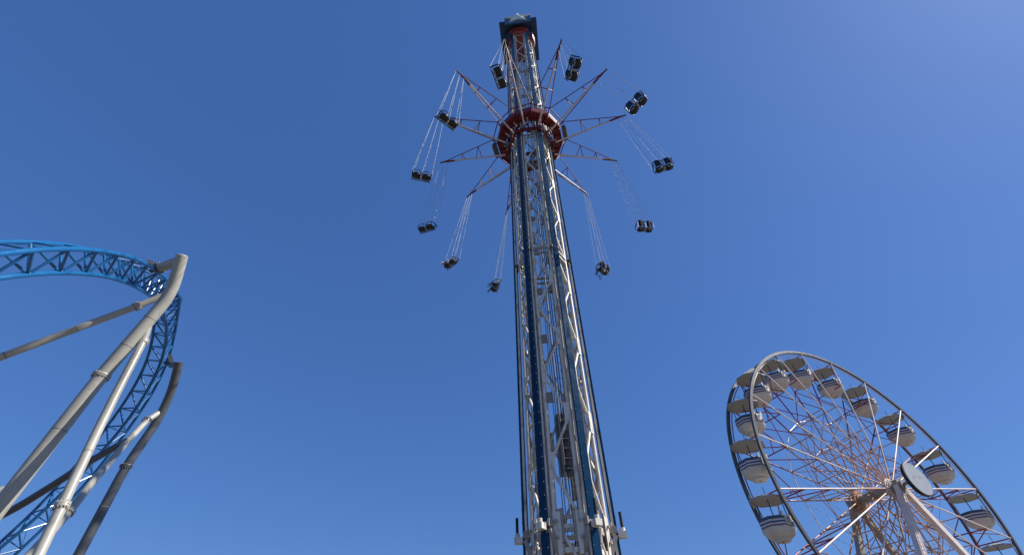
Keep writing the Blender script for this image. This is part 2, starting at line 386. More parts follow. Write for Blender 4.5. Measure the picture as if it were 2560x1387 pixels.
# outer dodecagon of nodes
ZN, RN = 28.69, 2.43
for k in range(12):
    rod('node_tie', C_(RN, k + .5, ZN), C_(RN, k + 1.5, ZN), .032, M_RED, car)
    rod('node_strut', C_(RN, k + .5, ZN), C_(2.1, k + .5, 28.42), .032, M_RED, car)
    rod('node_strut', C_(RN, k + .5, ZN), C_(2.08, k + .5, 27.95), .028, M_RED, car)
    bm = bmesh.new(); bmesh.ops.create_icosphere(bm, subdivisions=1, radius=.075)
    link('node_joint', _mesh.setdefault('nj', bm_mesh(bm, 'node_joint', M_RED)), car, Matrix.Translation(C_(RN, k + .5, ZN)))
for k in range(24):
    bar('ring_rib', C_(1.62, k / 2, 28.24), C_(2.1, k / 2, 28.24), .05, .10, M_RED, car, up=V((0, 0, 1)))
for k in range(12):
    bar('ring_bracket', C_(1.45, k + .25, 28.05), C_(1.72, k + .25, 28.3), .12, .05, M_GREYW if k % 3 else M_ARMW, car)
    rod('cable_loop', C_(1.5, k, 27.75), C_(1.62, k + .8, 28.2), .02, M_BLACK, car, 6)
for k in (2, 8):
    bar('drive_box', C_(2.36, k - .38, 28.35), C_(2.36, k + .38, 28.35), .24, .32, M_DSTEEL, car, up=V((0, 0, 1)))
    bar('drive_cover', C_(2.5, k - .3, 28.35), C_(2.5, k + .3, 28.35), .06, .36, M_GREYW, car, up=V((0, 0, 1)))
def arm(k):
    root = bpy.data.objects.new('arm', None); COL.objects.link(root); root.parent = car; root.empty_display_size = .2
    tip = C_(RT - .25, k, ZT); low = C_(1.66, k, 27.47)
    sub = lambda name, a, b, r, mat, n=8: rod(name, a, b, r, mat, root, n)
    sub('lower_tube', low, tip, .052, M_ARMW, 12)
    nA, nB = C_(RN, k - .5, ZN), C_(RN, k + .5, ZN)
    sub('upper_chord', nA, tip, .028, M_RED); sub('upper_chord', nB, tip, .028, M_RED)
    for f in (.30, .62):
        a = nA.lerp(tip, f); b = nB.lerp(tip, f); c = low.lerp(tip, .24 + f * .76)
        sub('cross_strut', a, b, .024, M_RED); sub('cross_strut', a, c, .024, M_RED); sub('cross_strut', b, c, .024, M_RED)
    sub('tip_tube', low.lerp(tip, .82), tip, .064, M_RED, 12)
    sub('tip_hanger', C_(RT - .62, k, ZT - .02), C_(RT + .06, k, ZT + .01), .05, M_DSTEEL, 10)
for k in range(12): arm(k)
# the tower and its carousel stand farther off and are built larger by this factor (about the viewpoint)
GS = 1.42
def up_scale(p): return V((p[0] * GS, p[1] * GS, 1.6 + (p[2] - 1.6) * GS))
for o_ in (tower, car):
    o_.scale = (GS, GS, GS); o_.location = up_scale(o_.location)

# ---------------------------------------------------------------- swing seats
def add_tube(bm, pts, r, seg=8): sweep(pts, r, seg, True, bm)
def seat_parts():
    out = []
    for sy in (-.39, .39):
        # bucket shell: half dome pan below, rounded black
        bm = bmesh.new(); bmesh.ops.create_uvsphere(bm, u_segments=20, v_segments=12, radius=1)
        for v in list(bm.verts):
            z = v.co.z
            v.co = V((v.co.x * .31 + .05, v.co.y * .315 + sy, (z if z < 0 else z * .18) * .17 - .02))
        out.append(('seat_shell', bm_mesh(bm, 'seat_shell', M_BLACK)))
        # backrest: curved rounded panel
        bm = bmesh.new(); g = []
        for i in range(9):
            row = []
            for j in range(7):
                a = (i / 8 - .5) * 2.1; zz = j / 6 * .74
                w = .30 * (1 - .25 * (j / 6) ** 2)
                row.append(bm.verts.new((-.24 - .07 * math.cos(a) - .10 * zz, sy + w * math.sin(a), zz)))
            g.append(row)
        for i in range(8):
            for j in range(6): bm.faces.new((g[i][j], g[i + 1][j], g[i + 1][j + 1], g[i][j + 1]))
        r = bmesh.ops.solidify(bm, geom=bm.faces[:], thickness=.05)
        out.append(('backrest', bm_mesh(bm, 'backrest', M_BLACK)))
        # armrest hoop
        bm = bmesh.new()
        for s2 in (-1, 1):
            pts = [V((-.30, sy + s2 * .30, .50)), V((-.05, sy + s2 * .335, .42)), V((.26, sy + s2 * .33, .30)), V((.36, sy + s2 * .28, .02)), V((.10, sy + s2 * .30, -.08)), V((-.28, sy + s2 * .27, -.02))]
            add_tube(bm, smooth_path(pts, 4), .026)
        add_tube(bm, smooth_path([V((.30, sy - .33, .27)), V((.40, sy - .15, .25)), V((.40, sy + .15, .25)), V((.30, sy + .33, .27))], 4), .028)
        out.append(('armrest', bm_mesh(bm, 'armrest', M_BLACK)))
        bm = bmesh.new(); add_box(bm, (-.17, sy, -.15), (.07, .30, .05))
        bmesh.ops.bevel(bm, geom=bm.edges[:], offset=.012, segments=1, affect='EDGES')
        out.append(('pale_panel', bm_mesh(bm, 'pale_panel', M_SEATGREY)))
        bm = bmesh.new(); add_box(bm, (.26, sy + .04, -.13), (.07, .10, .05)); bmesh.ops.bevel(bm, geom=bm.edges[:], offset=.015, segments=1, affect='EDGES')
        out.append(('foot_pad', bm_mesh(bm, 'foot_pad', M_BROWN)))
    bm = bmesh.new(); add_box(bm, (-.08, 0, -.06), (.24, .17, .2)); add_box(bm, (.16, 0, .0), (.16, .10, .14)); bmesh.ops.bevel(bm, geom=bm.edges[:], offset=.02, segments=2, affect='EDGES')
    out.append(('centre_block', bm_mesh(bm, 'centre_block', M_SEATGREY)))
    bm = bmesh.new()
    add_tube(bm, [V((-.34, -.80, .58)), V((-.34, .80, .58))], .03); add_tube(bm, [V((-.30, -.74, -.10)), V((-.30, .74, -.10))], .028)
    for y in (-.78, 0, .78): add_tube(bm, [V((-.34, y, .58)), V((-.30, y * .95, -.10))], .024)
    for y in (-.76, .76): add_tube(bm, [V((-.34, y, .50)), V((.22, y, .40))], .022)
    out.append(('seat_frame', bm_mesh(bm, 'seat_frame', M_BLACK)))
    return out
SP = seat_parts()
SEATPOS = {0: (-.21, -.97), 1: (.06, -1.01), 2: (.44, -.54), 3: (.29, .20), 4: (-.01, .73), 5: (-.35, .70), 6: (-.80, .47), 7: (-.70, -.06), 8: (-.14, -.07), 9: (.06, -.19), 10: (.12, -.34), 11: (-.25, -.67)}
SLAB = {0: 'black double swing seat hanging nearest the top right, beside the tallest right-hand arm',
        1: 'black double swing seat on the upper right arm, with a slack chain curving to it',
        2: 'black double swing seat hanging farthest to the right of the tower',
        3: 'black double swing seat below and right of the pale straight right-hand arm',
        4: 'double swing seat with two riders whose legs dangle, right of the tower',
        5: 'double swing seat half hidden behind the lattice of the tower',
        6: 'lowest double swing seat, two riders with feet forward, just left of the tower',
        7: 'double swing seat with riders leaning back, lower left, feet pointing left',
        8: 'black double swing seat seen flat-on at the far left, below a dark chain set',
        9: 'tilted black double swing seat hanging farthest left of the tower',
        10: 'black double swing seat crossing in front of a left-hand arm tip',
        11: 'black double swing seat hanging close left of the tower top'}
seat_mats = {}
L_CH = 7.3
for k in range(12):
    dx, dy = SEATPOS[k]; ang = PH + k * math.pi / 6
    tip = up_scale(P(RT - .2, ang, ZT))
    pos = up_scale(P(RT, ang, ZT) + V((dx, dy, -math.sqrt(L_CH ** 2 - dx * dx - dy * dy))))
    fwd0 = V((-math.sin(ang), math.cos(ang), 0)); up = (tip - pos).normalized()
    side = up.cross(fwd0).normalized(); fwd = side.cross(up).normalized()
    # small individual roll, pitch
    m = Matrix.Identity(4)
    for i in range(3): m[i][0] = fwd[i]; m[i][1] = side[i]; m[i][2] = up[i]; m[i][3] = pos[i]
    m = m @ Matrix.Rotation(R(random.uniform(-6, 6)), 4, 'Z') @ Matrix.Rotation(R(-6), 4, 'Y')
    m = m @ Matrix.Diagonal((.92, .92, .92, 1))
    st = thing('swing_chair', SLAB[k], 'swing seat', group='double seats hanging from the swing carousel', mat=m)
    seat_mats[k] = m.copy()
    for n_, me in SP: link(n_, me, st)
    inv = m.inverted()
    bm = bmesh.new()
    outv = V((math.cos(ang), math.sin(ang), 0))
    t_out = inv @ up_scale(P(RT + .04, ang, ZT)); t_in = inv @ up_scale(P(RT - .55, ang, ZT))
    sgn = 1 if (inv.to_3x3() @ outv).y > 0 else -1
    for y in (-.78, .0, .78):
        for x, z in ((-.34, .58), (.24, .38)):
            if y == 0 and x > 0: z = .2; x = .12
            tp = t_out if y * sgn > 0 else (t_in if y * sgn < 0 else t_out.lerp(t_in, .5))
            a = V((x, y, z))
            sag = .0 if not (k == 1 and y * sgn < 0 and x > 0) else .5
            pts = [a.lerp(tp, i / 6) + V((0, -1.6 * sgn, -.5)) * sag * math.sin(math.pi * i / 6) for i in range(7)]
            add_b = sweep(pts if sag else [a, tp], .0145, 5, True)
            link('chain', bm_mesh(add_b, 'chain', M_STEEL), st)
    bm.free()

# ---------------------------------------------------------------- riders
def rider_mesh(pose):
    bm = bmesh.new(); P_ = []
    def vtx(p, r): P_.append((V(p), r)); return len(P_) - 1
    E_ = []
    knee = .46 + pose * .02; sh = pose
    pel = vtx((-.02, 0, .10), .13)
    sp = vtx((-.08, 0, .32), .125); ch = vtx((-.13, 0, .52), .145); nk = vtx((-.13, 0, .66), .055); hd1 = vtx((-.11, 0, .74), .085); hd2 = vtx((-.11, 0, .85), .09); hd3 = vtx((-.12, 0, .92), .06)
    E_ += [(pel, sp), (sp, ch), (ch, nk), (nk, hd1), (hd1, hd2), (hd2, hd3)]
    for s in (-1, 1):
        hp = vtx((.03, .09 * s, .08), .09); kn = vtx((knee, .11 * s, .10 + .02 * s), .065); an = vtx((knee + .10 + .12 * sh, (.10 + .03 * sh) * s, -.32 + .12 * sh * (s > 0)), .042); hl = vtx((knee + .10 + .12 * sh, .10 * s, -.38 + .12 * sh * (s > 0)), .045); to = vtx((knee + .28 + .12 * sh, .10 * s, -.36 + .12 * sh * (s > 0)), .035)
        E_ += [(pel, hp), (hp, kn), (kn, an), (an, hl), (hl, to)]
        sd = vtx((-.13, .19 * s, .57), .055); el = vtx((.02, .24 * s, .34), .042); wr = vtx((.24, .20 * s, .32), .032); hn = vtx((.30, .19 * s, .32), .035)
        E_ += [(ch, sd), (sd, el), (el, wr), (wr, hn)]
    me = bpy.data.meshes.new('rider_skeleton'); me.from_pydata([tuple(p) for p, _ in P_], E_, []); ob = bpy.data.objects.new('tmp', me); COL.objects.link(ob)
    sk = ob.modifiers.new('s', 'SKIN'); ob.modifiers.new('u', 'SUBSURF').levels = 1
    for i, (p, r) in enumerate(P_): me.skin_vertices[0].data[i].radius = (r, r); me.skin_vertices[0].data[i].use_root = (i == 0)
    dg = bpy.context.evaluated_depsgraph_get(); dg.update()
    res = bpy.data.meshes.new_from_object(ob.evaluated_get(dg)); bpy.data.objects.remove(ob)
    return res
base_riders = [rider_mesh(0.0), rider_mesh(1.0)]
def make_person(k, sy, pose, shirt, pants, shoe, label):
    me = base_riders[pose].copy(); me.name = 'person'; me.materials.clear()
    for m in (shirt, pants, M_SKIN, M_HAIR, shoe): me.materials.append(m)
    for p in me.polygons:
        c = p.center; p.use_smooth = True
        if c.z > .70: p.material_index = 3 if (c.z > .86 or c.x < -.14) else 2
        elif c.z < -.30 or (c.x > .62 and c.z < -.1): p.material_index = 4
        elif c.x > .10 and c.z > .22: p.material_index = 2
        elif c.z < .20: p.material_index = 1
        else: p.material_index = 0
    o = link('person', me); o.matrix_world = seat_mats[k] @ Matrix.Translation((-.04, sy, -.02))
    o['label'] = label; o['category'] = 'person'
make_person(4, -.39, 1, M_CLOTH[0], M_PANTS[0], M_SHOE, 'rider in white shirt and pale jeans, legs hanging, in swing right of tower')
make_person(4, .39, 0, M_CLOTH[1], M_PANTS[1], M_SHOE, 'rider in dark clothes sitting beside the white-shirted one, right of tower')
make_person(6, .39, 1, M_CLOTH[0], M_PANTS[1], M_SHOE, 'rider with white top and black trousers in the lowest swing seat, left of tower')
make_person(6, -.39, 0, M_CLOTH[1], M_PANTS[2], M_SHOE, 'rider in black top with dark jeans in the lowest swing seat')
make_person(7, .39, 0, M_CLOTH[2], M_PANTS[0], M_SHOEW, 'rider in grey top, pale jeans and pale shoes in the lower left swing seat')
make_person(7, -.39, 1, M_CLOTH[1], M_PANTS[1], M_SHOEW, 'rider in black with pale shoes stretched out, lower left swing seat')

# ---------------------------------------------------------------- ferris wheel
W = V((32.0155, 42.1799, 14.8587)); AZ = -1.1644; HW = 1.4515; WR = 14.0; NO = R(6.29)
wn = V((math.cos(AZ), math.sin(AZ), 0)); wt = V((-math.sin(AZ), math.cos(AZ), 0)); wz = V((0, 0, 1))
wheel = thing('ferris_wheel', 'large white and red ferris wheel with double grey rims and many thin spokes', 'ferris wheel', W)
def Wp(r, a, d): return wt * (r * math.cos(a)) + wz * (r * math.sin(a)) + wn * d
def rim(d):
    bm = bmesh.new(); N = 160; rings = []
    prof = [(-.17, -.07), (.17, -.07), (.17, -.05), (.02, -.05), (.02, .05), (.17, .05), (.17, .07), (-.17, .07), (-.17, .05), (-.02, .05), (-.02, -.05), (-.17, -.05)]
    prof = [(-.135, -.10), (.135, -.10), (.135, .10), (-.135, .10)]
    for i in range(N):
        a = 2 * math.pi * i / N
        rings.append([bm.verts.new(Wp(WR + pr, a, d + pn)) for pr, pn in prof])
    n = len(prof)
    for i in range(N):
        A, B = rings[i], rings[(i + 1) % N]
        for j in range(n): bm.faces.new((A[j], A[(j + 1) % n], B[(j + 1) % n], B[j]))
    bmesh.ops.recalc_face_normals(bm, faces=bm.faces[:])
    return bm_mesh(bm, 'rim', M_RIM)
for d in (HW, -HW): link('rim', rim(d), wheel)
NS = 20
def node(k): return NO + k * 2 * math.pi / NS
for k in range(NS):
    a = node(k); a2 = node(k + 1); am = (a + a2) / 2
    # inner red flange arcs following the rims
    for d in (HW, -HW):
        sg = 1 if d > 0 else -1
        pts = [Wp(WR - .27, a + (a2 - a) * i / 6, d - sg * .16) for i in range(7)]
        link('rim_tube', bm_mesh(sweep(pts, .045, 8), 'rim_tube', M_FRED if d < 0 else M_FWHITE), wheel)
    # spokes
    sp0, sp1 = Wp(.75, a, HW + .12), Wp(WR - .16, a, HW)
    rod('spoke', sp0.lerp(sp1, .30), sp1, .062, M_FWHITE, wheel, 10)
    rod('spoke_root', sp0, sp0.lerp(sp1, .30), .066, M_FPEACH, wheel, 10)
    rod('inner_spoke', Wp(.34, a, 0), Wp(WR * .34, a, HW * (1 if k % 2 else -1)), .04, M_FORANGE, wheel, 8)
    rod('rung', Wp(WR * .9, a, HW - .05), Wp(WR * .78, a, 0), .035, M_FRED, wheel, 8)
    rod('spoke', Wp(.75, a, -HW - .12), Wp(WR * .55, a, -HW), .058, M_FORANGE, wheel, 8)
    rod('spoke', Wp(WR * .55, a, -HW), Wp(WR - .16, a, -HW), .060, M_FRED, wheel, 8)
    # cross frame between the rims at each node
    rod('cross_tie', Wp(WR - .2, a, HW - .1), Wp(WR - .2, a, -HW + .1), .055, M_FRED, wheel, 8)
    rod('cross_tie', Wp(WR * .78, a, HW), Wp(WR * .78, a, -HW), .05, M_FRED, wheel, 8)
    rod('cross_tie', Wp(WR * .55, a, HW), Wp(WR * .55, a, -HW), .04, M_FORANGE, wheel, 8)
    rod('cross_tie', Wp(WR * .34, a, HW), Wp(WR * .34, a, -HW), .035, M_FORANGE, wheel, 8)
    rod('diagonal_tie', Wp(WR * .78, a, HW), Wp(WR * .97, a, -HW + .1), .042, M_FRED, wheel, 8)
    rod('diagonal_tie', Wp(WR * .78, a, -HW), Wp(WR * .55, a, HW), .042, M_FRED, wheel, 8)
    rod('diagonal_tie', Wp(WR * .34, a, HW), Wp(WR * .55, a, -HW), .03, M_FORANGE, wheel, 8)
    rod('diagonal_tie', Wp(WR * .34, a, -HW), Wp(WR * .10, a, HW), .03, M_FORANGE, wheel, 8)
    # lattice between neighbouring spokes
    for d in (-HW,):
        rod('ring_strut', Wp(WR * .55, a, d), Wp(WR * .55, a2, d), .04, M_FWHITE, wheel, 8)
        rod('ring_strut', Wp(WR * .78, a, d), Wp(WR * .55, a2, d) if k % 2 else Wp(WR * .97, a2, d), .042, M_FRED, wheel, 8)
        rod('ring_strut', Wp(WR * .34, a, d), Wp(WR * .34, a2, d), .032, M_FORANGE, wheel, 8)
    rod('ring_strut', Wp(WR * .55, a, 0), Wp(WR * .34, a2, -HW), .03, M_FORANGE, wheel, 8)
    rod('stay_cable', Wp(WR * .55, a, -HW), Wp(WR * .55, node(k + 2), HW), .012, M_DSTEEL, wheel, 5)
# hub
link('axle', bm_mesh(lathe([(.36, -2.7), (.36, 2.7), (0, 2.7)], 28), 'axle', M_GREYW), wheel, Matrix.Identity(4) @ frame(V((0, 0, 0)), wn)[0])
fm = frame(V((0, 0, 0)), wn)[0]
for d in (HW + .12, -HW - .12):
    link('hub_flange', bm_mesh(lathe([(0, d - .12), (.80, d - .12), (.80, d + .12), (0, d + .12)], 32), 'hub_flange', M_FWHITE if d > 0 else M_FORANGE), wheel, fm)
    link('hub_flange', bm_mesh(lathe([(.36, d - .25), (.5, d - .25), (.5, d + .25), (.36, d + .25)], 32), 'hub_collar', M_GREYW), wheel, fm)
for i in range(14):
    a = i * math.pi / 7
    bar('hub_bolt', Wp(.62, a, HW + .24), Wp(.62, a, HW + .32), .09, .09, M_WHITE, wheel)

# support legs
sup = thing('wheel_support', 'white tapered A-frame legs carrying the ferris wheel axle', 'support', (W.x, W.y, 0))
H = W.z
for d, nm in ((2.25, 0), (-2.25, 1)):
    for s in (-1, 1):
        top = V((0, 0, H - .05)) + wn * d + wt * s * .18; bot = V((0, 0, 0)) + wn * d * 1.25 + wt * s * (H * math.tan(R(27)))
        bar('leg', top, bot, .52, .42, M_FWHITE if d > 0 else M_GREYW, sup, up=wn)
    bar('leg_tie', V((0, 0, H * .42)) + wn * d * 1.1 - wt * H * .58 * math.tan(R(27)), V((0, 0, H * .42)) + wn * d * 1.1 + wt * H * .58 * math.tan(R(27)), .3, .3, M_FWHITE, sup, up=wn)
    bar('bearing_block', V((0, 0, H - .75)) + wn * d, V((0, 0, H + .42)) + wn * d, .8, .46, M_GREYW, sup, up=wn)
# service ladder on the near leg
a = V((0, 0, H - .6)) + wn * 2.5 - wt * .45; b = wn * 2.25 * 1.25 + wn * .3 - wt * (H * math.tan(R(27)) + .1)
for q in (-.16, .16): rod('ladder_rail', a + wt * q, b + wt * q, .022, M_FWHITE, sup, 6)
for i in range(48): p = a.lerp(b, i / 48); rod('ladder_rung', p - wt * .16, p + wt * .16, .014, M_FWHITE, sup, 5)
# round sign
sg = thing('round_sign', 'round white sign disc with dark edge mounted on the ferris wheel axle', 'sign', W + wn * 3.9)
fm2 = frame(V((0, 0, 0)), wn)[0]
link('sign_rim', bm_mesh(lathe([(0, -.28), (1.33, -.28), (1.37, -.22), (1.37, .0), (1.31, .02), (1.29, .0)], 56), 'sign_rim', M_BLACK), sg, fm2)
link('sign_face', bm_mesh(lathe([(0, .03), (1.29, .03), (1.31, -.02)], 56), 'sign_face', M_SIGN), sg, fm2)
rod('sign_mount', -wn * 1.6, -wn * .26, .14, M_GREYW, sg, 14)
for i, x in enumerate((-.62, -.38, -.14, .12, .40, .62)):
    for hh in range(2 if i % 2 else 3):
        c = wt * x + wz * (.10 + hh * .09 * (1 if i % 3 else -1)) + wn * .036
        bar('faded_mark', c - wt * .07, c + wt * .07, .045, .008, M_SIGNTXT, sg, up=wn)

# gondolas
def gondola_meshes():
    out = []; S = 8; r0 = R(22.5); CX = 1.22
    canopy = lathe([(0, .30), (.25, .27), (1.22, .04), (1.33, -.04), (1.33, -.13), (1.27, -.13), (1.1, -.06), (0, .05)], S, rot0=r0)
    for v in canopy.verts: v.co.x *= 1.12
    out.append(('canopy', bm_mesh(canopy, 'canopy', M_CANOPY, False)))
    rad = []
    def ring(z0, r0_, z1, r1_, th=.0): return [(r0_, z0), (r1_, z1)]
    def shell(name, prof, mat, smooth=False): out.append((name, bm_mesh(lathe(prof, S, rot0=r0), name, mat, smooth)))
    z = -1.45
    shell('top_rim', [(1.20, z - .02), (1.20, z + .04), (1.33, z + .04), (1.35, z - .16), (1.30, z - .165)], M_TRIM)
    shell('tub_wall', [(1.30, z - .16), (1.315, z - .42), (1.30, z - .42), (1.28, z - .70), (1.19, z - .72), (1.15, z - .16), (1.30, z - .16)], M_TUB)
    shell('blue_stripe', [(1.32, z - .30), (1.325, z - .41), (1.30, z - .415)], M_TBLUE)
    shell('red_stripe', [(1.31, z - .53), (1.312, z - .62), (1.27, z - .625)], M_TRED)
    out.append(('tub_hull', bm_mesh(lathe([(1.28, z - .70), (1.22, z - .84), (1.02, z - 1.10), (.80, z - 1.24), (.62, z - 1.28)], 24), 'tub_hull', M_TUB)))
    out.append(('foot_disc', bm_mesh(lathe([(.62, z - 1.27), (.62, z - 1.40), (.56, z - 1.45), (0, z - 1.46)], 28), 'foot_disc', M_TUB)))
    out.append(('drain_plug', bm_mesh(lathe([(0, z - 1.462), (.09, z - 1.462), (.09, z - 1.48), (0, z - 1.48)], 12), 'drain_plug', M_BLACK)))
    bm = bmesh.new(); sweep([V((0, 0, -.0)), V((0, 0, -2.3))], .04, 10, True, bm); out.append(('pole', bm_mesh(bm, 'pole', M_TRIM)))
    bm = bmesh.new(); sweep([V((0, 0, .25)), V((0, 0, .95))], .025, 8, True, bm); out.append(('finial', bm_mesh(bm, 'finial', M_TRIM)))
    for s in (-1, 1):
        out.append(('hanger', bm_mesh(sweep([V((0, 1.42 * s, .12)), V((0, 1.22 * s, -.2)), V((0, 1.18 * s, -1.5))], .035, 8), 'hanger', M_TRIM)))
    # seats and doorway on the open side
    bm = bmesh.new()
    for q in range(5):
        a = R(-60 + q * 30) + R(90) * 0
        add_box(bm, (1.02 * math.cos(a + math.pi), 1.02 * math.sin(a + math.pi), z - .12), (.10, .42, .42), Matrix.Rotation(a, 4, 'Z'))
    out.append(('seat_back', bm_mesh(bm, 'seat_back', M_TUB, False)))
    bm = bmesh.new(); add_box(bm, (1.27, .0, z - .30), (.12, .62, .60))
    out.append(('door', bm_mesh(bm, 'door', M_TUB, False)))
    bm = bmesh.new(); sweep(round_corners([V((1.345, -.16, z - .52)), V((1.345, -.16, z - .16)), V((1.345, .12, z - .16))], .03), .025, 6, True, bm); add_box(bm, (1.34, .2, z - .5), (.05, .16, .1))
    out.append(('door_handle', bm_mesh(bm, 'door_handle', M_BLACK, False)))
    bm = bmesh.new()
    bm.free()
    for s in (-1, 1):
        bm = bmesh.new(); add_box(bm, (1.22, s * .42, z + .14), (.10, .18, .34)); out.append(('door_post', bm_mesh(bm, 'door_post', M_TUB, False)))
    rz = Matrix.Rotation(R(-90), 4, 'Z')
    for n_, me in out:
        if n_.startswith('door'): me.transform(rz)
    for n_, me in out:
        if n_ not in ('canopy', 'pole', 'finial', 'hanger'):
            for v in me.vertices: v.co.x *= .92; v.co.y *= .92
    return out
GM = gondola_meshes()
GORD = {5: 'topmost white gondola on the ferris wheel, framed by the rim crest', 6: 'first white gondola left of the topmost one on the wheel', 7: 'second gondola left of the topmost, beneath the bright bend of the near rim',
        8: 'third gondola left of the topmost, with its canopy behind the near rim', 9: 'fourth gondola left of the topmost, at the leftmost bulge of the wheel', 10: 'lowest fully visible gondola on the left side of the wheel',
        4: 'first white gondola right of the topmost one on the wheel', 3: 'second white gondola right of the topmost one', 2: 'third gondola right of the topmost, above the round sign',
        1: 'fourth gondola right of the topmost, beside the round white sign', 0: 'gondola on the right, below and right of the round sign', 19: 'gondola at the bottom right corner, mostly canopy in view'}
gx = Matrix.Identity(4)
for i in range(3): gx[i][0] = wt[i]; gx[i][1] = wn[i] * -1; gx[i][2] = wz[i]
for k in (5, 6, 7, 8, 9, 10, 4, 3, 2, 1, 0, 19):
    a = node(k); pos = W + Wp(WR - .15, a, 0) - wz * .35
    m = Matrix.Translation(pos) @ gx @ Matrix.Rotation(R(random.uniform(-2.5, 2.5)), 4, 'Y') @ Matrix.Rotation(R(random.uniform(-5, 5)), 4, 'Z')
    g = thing('gondola', GORD[k], 'gondola', group='gondolas hanging round the ferris wheel', mat=m)
    for n_, me in GM: link(n_, me, g)

# ---------------------------------------------------------------- roller coaster
RA = [[[-17.2, 8.38, 12.03], [-17.46, 9.35, 13.37], [-17.79, 10.4, 14.58], [-18.2, 11.5, 15.68], [-18.67, 12.65, 16.66], [-19.19, 13.81, 17.54], [-19.72, 14.97, 18.36], [-20.23, 16.09, 19.15], [-20.71, 17.16, 19.93], [-21.25, 18.21, 20.62], [-21.92, 19.2, 21.15], [-22.73, 20.14, 21.45], [-23.54, 21.12, 21.54], [-24.27, 22.16, 21.46], [-24.9, 23.23, 21.25], [-25.48, 24.3, 20.91], [-26.07, 25.33, 20.42], [-26.68, 26.28, 19.76], [-27.35, 27.15, 18.93], [-28.07, 27.93, 17.93], [-28.82, 28.62, 16.8], [-29.6, 29.24, 15.57], [-30.39, 29.77, 14.24], [-31.19, 30.2, 12.84], [-32.0, 30.51, 11.39], [-32.85, 30.67, 9.88]],
      [[-16.06, 8.74, 11.98], [-16.32, 9.72, 13.34], [-16.65, 10.78, 14.59], [-17.07, 11.9, 15.72], [-17.55, 13.07, 16.74], [-18.08, 14.26, 17.63], [-18.63, 15.48, 18.4], [-19.19, 16.69, 19.05], [-19.79, 17.87, 19.63], [-20.42, 18.96, 20.18], [-21.08, 19.95, 20.77], [-21.79, 20.87, 21.32], [-22.57, 21.77, 21.72], [-23.32, 22.76, 21.89], [-24.02, 23.85, 21.8], [-24.65, 24.98, 21.47], [-25.27, 26.1, 20.91], [-25.92, 27.14, 20.14], [-26.62, 28.08, 19.19], [-27.36, 28.89, 18.09], [-28.11, 29.59, 16.85], [-28.86, 30.17, 15.5], [-29.59, 30.65, 14.05], [-30.35, 31.0, 12.54], [-31.12, 31.2, 10.98], [-31.92, 31.26, 9.39]],
      [[-16.91, 9.35, 11.39], [-17.14, 10.3, 12.68], [-17.46, 11.3, 13.85], [-17.84, 12.36, 14.91], [-18.28, 13.46, 15.87], [-18.79, 14.59, 16.72], [-19.37, 15.71, 17.49], [-20.03, 16.78, 18.21], [-20.73, 17.77, 18.9], [-21.39, 18.72, 19.54], [-21.99, 19.67, 20.04], [-22.51, 20.66, 20.39], [-22.98, 21.65, 20.61], [-23.46, 22.64, 20.71], [-23.96, 23.64, 20.62], [-24.48, 24.63, 20.33], [-25.04, 25.59, 19.85], [-25.66, 26.49, 19.17], [-26.33, 27.31, 18.32], [-27.04, 28.03, 17.31], [-27.79, 28.65, 16.18], [-28.58, 29.15, 14.94], [-29.39, 29.55, 13.62], [-30.22, 29.84, 12.24], [-31.07, 30.01, 10.81], [-31.97, 30.06, 9.36]]]
EXT = 6
rails = []
for r in RA:
    r = [V(p) for p in r]; s = r[0] - r[1]; e = r[-1] - r[-2]
    rails.append([r[0] + s * i for i in range(EXT, 0, -1)] + r + [r[-1] + e * i for i in range(1, 6)])
track = thing('coaster_track', 'bright blue triangular roller coaster track curving over and diving to the lower left', 'roller coaster', (-24, 24, 0))
TO = V((-24, 24, 0))
for r, rad in zip(rails, (.092, .098, .104)):
    link('rail', bm_mesh(sweep([p - TO for p in smooth_path(r, 6)], rad, 14), 'rail', M_CBLUE), track)
def at(j, s):
    s += EXT; s = max(0, min(len(rails[j]) - 1.001, s)); i = int(s); t = s - i; r = rails[j]
    p1, p2 = r[i], r[i + 1]; p0 = r[i - 1] if i else 2 * p1 - p2; p3 = r[i + 2] if i + 2 < len(r) else 2 * p2 - p1
    return .5 * (2 * p1 + (p2 - p0) * t + (2 * p0 - 5 * p1 + 4 * p2 - p3) * t * t + (3 * p1 - p0 - 3 * p2 + p3) * t ** 3) - TO
d = 14.3 / 15.5; s = 2.2 - d * 8
while s < 30:
    c0, c1, h = at(2, s), at(2, s + d), s + d / 2
    for q in (at(0, h), at(1, h)):
        rod('brace', c0, q, .054, M_CBLUE, track, 8); rod('brace', c1, q, .054, M_CBLUE, track, 8)
    rod('cross_tie', at(0, h), at(1, h), .035, M_CBLUE, track, 8)
    rod('thin_diagonal', at(0, h), at(1, h + d), .016, M_CBLUE, track, 6)
    s += d

